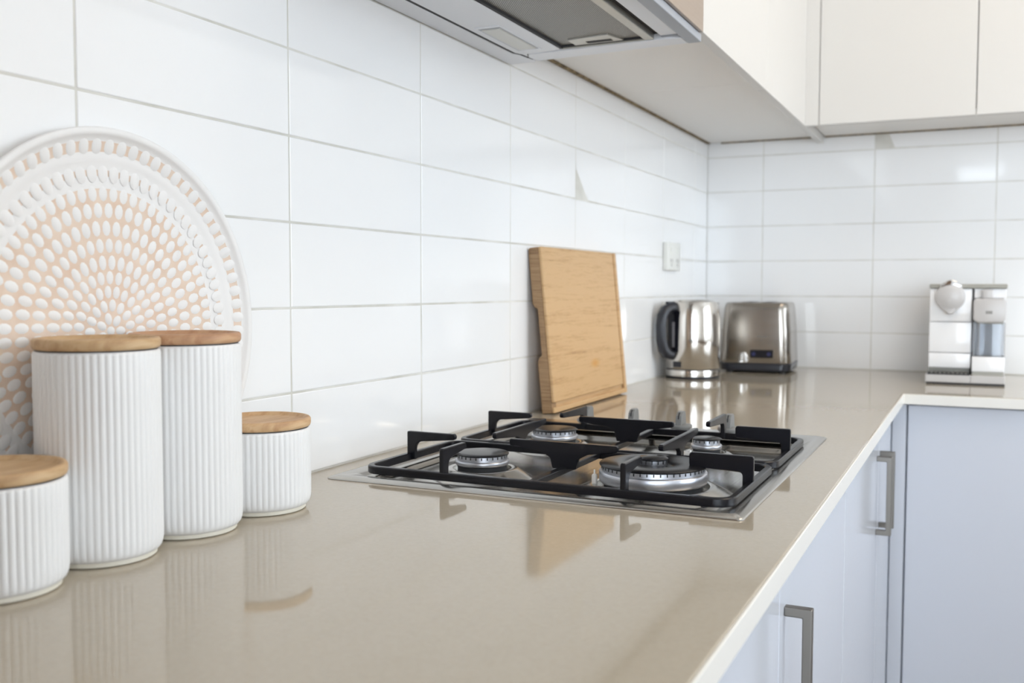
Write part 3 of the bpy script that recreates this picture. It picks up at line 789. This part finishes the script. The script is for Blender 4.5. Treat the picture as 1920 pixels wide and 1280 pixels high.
# ------------------------------------------------------------------ electric kettle
def kettle():
    kx, ky = 0.079, -0.4395
    t = thing('electric_kettle', (kx, ky, CT), 'brushed steel electric kettle with a black handle in the corner', 'kettle')
    bm = bmesh.new(); lathe(bm, [(0.0, 0.0005), (0.066, 0.0005), (0.0665, 0.003), (0.0665, 0.0055), (0.062, 0.0065), (0, 0.0065)], (kx, ky, CT), 56); obj('power_base', bm, 'black_plastic', t)
    bm = bmesh.new(); lathe(bm, [(0.060, 0.0065), (0.0672, 0.0066), (0.0676, 0.020), (0.0672, 0.0215), (0.064, 0.0215)], (kx, ky, CT), 56); obj('base_band', bm, 'kettle_steel', t)
    bm = bmesh.new(); lathe(bm, [(0.0655, 0.0212), (0.0658, 0.0245)], (kx, ky, CT), 56); obj('shadow_gap', bm, 'dark', t)
    bm = bmesh.new()
    lathe(bm, [(0.0660, 0.0242), (0.0675, 0.026), (0.0674, 0.10), (0.0664, 0.150), (0.0630, 0.172), (0.0606, 0.186), (0.0596, 0.189), (0.052, 0.1905)], (kx, ky, CT), 64)
    body = obj('body', bm, 'kettle_steel', t, smooth=50)
    bm = bmesh.new(); lathe(bm, [(0.0, 0.1965), (0.034, 0.1955), (0.050, 0.1925), (0.0545, 0.1895), (0.0545, 0.188)], (kx, ky, CT), 56); lid = obj('lid', bm, 'kettle_steel', t)
    hd = Vector((-0.544, -0.839, 0)).normalized(); sd = Vector((-hd.y, hd.x, 0))
    def pt(r, z, s=0.0): return Vector((kx, ky, CT)) + hd * r + sd * s + Vector((0, 0, z))
    # D handle, a flat wide loop
    outl = [(0.054, 0.188), (0.078, 0.187), (0.098, 0.178), (0.110, 0.160), (0.114, 0.130), (0.112, 0.095), (0.104, 0.068), (0.090, 0.053), (0.0672, 0.047)]
    inl = [(0.055, 0.166), (0.076, 0.165), (0.086, 0.158), (0.091, 0.145), (0.0925, 0.126), (0.091, 0.100), (0.086, 0.082), (0.079, 0.073), (0.0672, 0.069)]
    bm = bmesh.new(); loops = []
    for (ro, zo), (ri, zi) in zip(outl, inl):
        hw = 0.0125
        cor = [(ro, zo, -hw * 0.6), (ro, zo, hw * 0.6), (ro * 0.75 + ri * 0.25, zo * 0.75 + zi * 0.25, hw), (ro * 0.25 + ri * 0.75, zo * 0.25 + zi * 0.75, hw), (ri, zi, hw * 0.6), (ri, zi, -hw * 0.6), (ro * 0.25 + ri * 0.75, zo * 0.25 + zi * 0.75, -hw), (ro * 0.75 + ri * 0.25, zo * 0.75 + zi * 0.25, -hw)]
        loops.append([pt(*q) for q in cor])
    loft(bm, loops, True, True, True); h = obj('handle', bm, 'black_plastic', t, smooth=50)
    # dark gauge window on the body behind the handle
    bm = bmesh.new(); ga = math.atan2(hd.y, hd.x)
    lathe(bm, [(0.0680, 0.066), (0.0682, 0.168)], (kx, ky, CT), 12, a0=ga - 0.30, a1=ga + 0.30); gw = obj('gauge_panel', bm, 'smoke', t)
    bm = bmesh.new(); lathe(bm, [(0.0686, 0.078), (0.0688, 0.140)], (kx, ky, CT), 6, a0=ga + 0.02, a1=ga + 0.14); obj('water_gauge', bm, 'gauge', gw)
    bm = bmesh.new()
    box(bm, -0.012, 0.012, -0.006, 0.006, 0.184, 0.191, 0.002, 2)
    bmesh.ops.transform(bm, matrix=Matrix.Translation((kx, ky, CT)) @ Matrix.Rotation(ga, 4, 'Z') @ Matrix.Translation((0.074, 0, 0)), verts=bm.verts); obj('lid_button', bm, 'black_plastic', h)
    bm = bmesh.new()
    q = pt(0.069, 0.036, 0.012); 
    lathe(bm, [(0.0679, 0.029), (0.0681, 0.043)], (kx, ky, CT), 8, a0=ga + 0.06, a1=ga + 0.42); obj('power_switch', bm, 'smoke', t)
    # spout opposite the handle
    bm = bmesh.new()
    def sp(r, z, s): return Vector((kx, ky, CT)) - hd * r + sd * s + Vector((0, 0, z))
    loft(bm, [[sp(0.060, 0.150, 0), sp(0.058, 0.160, -0.012), sp(0.055, 0.170, -0.018), sp(0.055, 0.1885, -0.020), sp(0.055, 0.1885, 0.020), sp(0.055, 0.170, 0.018), sp(0.058, 0.160, 0.012)],
              [sp(0.0662, 0.150, 0), sp(0.068, 0.162, -0.008), sp(0.072, 0.174, -0.012), sp(0.074, 0.1885, -0.014), sp(0.074, 0.1885, 0.014), sp(0.072, 0.174, 0.012), sp(0.068, 0.162, 0.008)]], True, True, True)
    obj('spout', bm, 'kettle_steel', t, smooth=50)
kettle()

# ------------------------------------------------------------------ toaster
def toaster():
    t = thing('toaster', (0.192, -0.152, CT), 'brushed steel toaster with a dark control panel beside the kettle', 'toaster')
    W, D, H = 0.187, 0.195, 0.186
    RT = Matrix.Translation((0.1005, -0.256, CT)) @ Matrix.Rotation(math.radians(3.0), 4, 'Z')
    def put(bm): bmesh.ops.transform(bm, matrix=RT, verts=bm.verts); return bm
    def L(z, i, r): return [(p[0], p[1], z) for p in rrect(i, W - i, i, D - i, r, 8)]
    bm = bmesh.new(); loft(bm, [L(0.006, 0.004, 0.026), L(0.007, 0.002, 0.028), L(0.024, 0.000, 0.028), L(0.0265, 0.002, 0.028)], True, True, True); put(bm); obj('plastic_base', bm, 'black_plastic', t, smooth=50)
    bm = bmesh.new(); loft(bm, [L(0.0262, 0.0025, 0.027), L(0.030, 0.0015, 0.027), L(0.11, 0.0045, 0.027), L(0.168, 0.0085, 0.026), L(0.180, 0.0105, 0.025), L(0.1845, 0.0130, 0.024), L(0.186, 0.018, 0.020)], True, False, True); put(bm); obj('shell', bm, 'toaster_steel', t, smooth=60)
    for sx in (0.055, 0.105):
        bm = bmesh.new(); box(bm, sx, sx + 0.026, 0.028, D - 0.028, 0.1845, 0.1868, 0.001, 1); put(bm); obj('bread_slot', bm, 'dark', t)
    bm = bmesh.new(); box(bm, 0.082, 0.142, -0.0008, 0.010, 0.040, 0.062, 0.003, 2); put(bm); pn = obj('control_panel', bm, 'smoke', t)
    for bx_ in (0.092, 0.131):
        bm = bmesh.new(); lathe(bm, [(0.0, -0.0036), (0.0048, -0.0034), (0.0055, -0.002), (0.0055, 0.002)], (bx_, 0.0, 0.051), 20, axis='y'); put(bm); obj('button', bm, 'led', pn)
    bm = bmesh.new(); prism(bm, [(0.054, 0.0275), (0.0765, 0.0275), (0.0745, 0.042), (0.069, 0.0525), (0.0645, 0.0555), (0.0600, 0.0525), (0.0560, 0.043)], 'y', -0.010, 0.008, 0.002, 2); put(bm); obj('lever', bm, 'chrome', t)
    bm = bmesh.new(); box(bm, 0.099, 0.124, 0.0032, 0.0052, 0.0955, 0.0985, 0.0004, 1); put(bm); obj('emblem', bm, 'handle_metal', t)
    for fx in (0.025, W - 0.025):
        for fy in (0.025, D - 0.025):
            bm = bmesh.new(); lathe(bm, [(0, 0.0003), (0.009, 0.0003), (0.010, 0.0065), (0, 0.0065)], (fx, fy, 0), 16); put(bm); obj('rubber_foot', bm, 'black_plastic', t)
toaster()

# ------------------------------------------------------------------ coffee machine
def machine():
    fy = -0.350
    x0, x1 = 0.6185, 0.7845
    t = thing('coffee_machine', ((x0 + x1) / 2, -0.22, CT), 'white capsule coffee machine with a milk carafe on the back worktop', 'coffee machine')
    xm = 0.7110
    bobj('foot_plate', (x0 - 0.001, x1, fy, -0.060, CT + 0.0005, CT + 0.0045), 'black_plastic', t, 0.0008, 1)
    bobj('drip_base', (x0 - 0.003, xm + 0.001, fy - 0.003, -0.060, CT + 0.0045, CT + 0.0215), 'mach_grey', t, 0.0015, 2)
    bobj('carafe_base', (xm + 0.0015, x1, fy - 0.001, -0.060, CT + 0.0045, CT + 0.0215), 'mach_grey', t, 0.0015, 2)
    dt = bobj('drip_tray', (x0 + 0.001, xm - 0.001, fy + 0.004, -0.255, CT + 0.0215, CT + 0.0245), 'dark', t, 0.0006, 1)
    for k in range(9):
        xx = x0 + 0.008 + k * 0.0093
        bobj('tray_slat', (xx, xx + 0.004, fy + 0.006, -0.262, CT + 0.0245, CT + 0.0272), 'handle_metal', dt, 0.0004, 1)
    bobj('brew_recess', (x0 + 0.001, xm - 0.002, fy + 0.052, -0.240, CT + 0.0245, CT + 0.046), 'mach_side', t)
    # body column
    bobj('body', (x0 + 0.002, xm + 0.0045, -0.268, -0.060, CT + 0.0215, CT + 0.2238), 'mach_grey', t, 0.003, 2)
    for z0, z1, lab in ((0.036, 0.071, 'front_panel'), (0.0722, 0.1445, 'front_panel'), (0.1457, 0.2235, 'front_panel')):
        bobj(lab, (x0 + 0.0015, xm + 0.0005, fy + 0.040, -0.2690, CT + z0, CT + z1), 'mach_white', t, 0.0022, 3)
    bobj('top_cover', (x0, x1 + 0.001, fy + 0.036, -0.060, CT + 0.2240, CT + 0.2345), 'mach_side', t, 0.0025, 2)
    bobj('carafe_housing', (xm + 0.0050, x1 - 0.001, fy + 0.042, fy + 0.098, CT + 0.2012, CT + 0.2238), 'mach_white', t, 0.002, 2)
    bobj('rear_panel', (xm + 0.0065, x1 - 0.001, -0.250, -0.062, CT + 0.0215, CT + 0.224), 'mach_white', t, 0.002, 2)
    # capsule lever: round head with a pointed lower lip
    cx, cz, R = 0.6655, CT + 0.2045, 0.0325
    pts = []
    for k in range(33):
        a = PI * (1.5 + 0.16) + (2 * PI - 2 * 0.16 * PI) * k / 32
        pts.append((cx + R * math.cos(a), cz + R * math.sin(a)))
    pts += [(cx - 0.0085, cz - R - 0.0040), (cx - 0.0072, cz - R - 0.0085), (cx + 0.0072, cz - R - 0.0085), (cx + 0.0085, cz - R - 0.0040)]
    bm = bmesh.new(); prism(bm, pts, 'y', fy + 0.020, fy + 0.0395, 0.0035, 3); lv = obj('lever_head', bm, 'mach_grey', t, smooth=50)
    bm = bmesh.new(); lathe(bm, [(0.0, 0.0), (R - 0.006, 0.0), (R - 0.0045, 0.0015), (R - 0.0045, 0.004)], (cx, fy + 0.0185, cz), 40, axis='y'); obj('lever_disc', bm, 'mach_grey', lv)
    bm = bmesh.new()
    pts = [(cx + q * 0.0235, cz + 0.0235 + 0.0165 * math.cos(q * 1.35)) for q in [k / 8 - 1 for k in range(17)]]
    pts += [(cx + 0.0235, cz + 0.0215), (cx - 0.0235, cz + 0.0215)]
    prism(bm, pts, 'y', fy + 0.020, fy + 0.13, 0.002, 2); obj('lever_bar', bm, 'chrome', t, smooth=50)
    # milk carafe
    kb = bobj('carafe_front', (xm + 0.003, x1 - 0.001, fy + 0.022, fy + 0.098, CT + 0.0300, CT + 0.0655), 'mach_white', t, 0.003, 3)
    bobj('carafe_rail', (xm + 0.004, x1 - 0.003, fy + 0.024, fy + 0.098, CT + 0.0212, CT + 0.0302), 'mach_side', t)
    bm = bmesh.new()
    def CL(z, i): return [(p[0], p[1], z) for p in rrect(xm + 0.004 + i, x1 - 0.002 - i, fy + 0.025 + i, fy + 0.096 - i, 0.010 - i * 0.5, 5)]
    loft(bm, [CL(CT + 0.0655, 0.0), CL(CT + 0.146, 0.0), CL(CT + 0.146, 0.0022), CL(CT + 0.068, 0.0022)], True, True, True)
    obj('milk_container', bm, 'clear', t, label='clear plastic milk container')
    bm = bmesh.new(); tube(bm, [(xm + 0.016, fy + 0.05, CT + 0.145), (xm + 0.0165, fy + 0.05, CT + 0.10), (xm + 0.0155, fy + 0.05, CT + 0.070)], 0.0022, 8); obj('milk_tube', bm, 'mach_grey', t)
    bm = bmesh.new(); prism(bm, [(xm + 0.0035, CT + 0.152), (xm + 0.012, CT + 0.1455), (x1 - 0.010, CT + 0.1455), (x1 - 0.0015, CT + 0.152), (x1 - 0.0015, CT + 0.196), (x1 - 0.006, CT + 0.2005), (xm + 0.008, CT + 0.2005), (xm + 0.0035, CT + 0.196)], 'y', fy + 0.016, fy + 0.098, 0.003, 3)
    hd = obj('carafe_lid', bm, 'mach_grey', t, smooth=50)
    bobj('lid_emblem', (0.741, 0.755, fy + 0.0152, fy + 0.0168, CT + 0.1655, CT + 0.1725), 'handle_metal', hd, 0.0004, 1)
    bobj('lid_seal', (xm + 0.012, x1 - 0.006, fy + 0.022, fy + 0.094, CT + 0.1425, CT + 0.1465), 'mach_side', hd, 0.0008, 1)
    bobj('milk_dial', (0.7330, 0.7560, fy + 0.022, fy + 0.0415, CT + 0.2005, CT + 0.2215), 'mach_grey', hd, 0.003, 3)
machine()

# ------------------------------------------------------------------ power point
po = thing('power_outlet', (0.005, -0.385, 1.169), 'white double power outlet on the tiles above the kettle', 'power outlet')
bobj('face_plate', (0.0003, 0.0145, -0.4425, -0.3275, 1.1685, 1.2405), 'switch', po, 0.003, 3)
for yy in (-0.412, -0.358):
    sw = bobj('rocker', (0.0143, 0.0172, yy - 0.006, yy + 0.006, 1.214, 1.229), 'switch', po, 0.001, 2)
    for dy, dz in ((-0.007, 0.0), (0.007, 0.0), (0, -0.011)):
        bobj('socket_slot', (0.0138, 0.0149, yy + dy - 0.001, yy + dy + 0.001, 1.194 + dz - 0.004, 1.194 + dz + 0.004), 'dark', po)
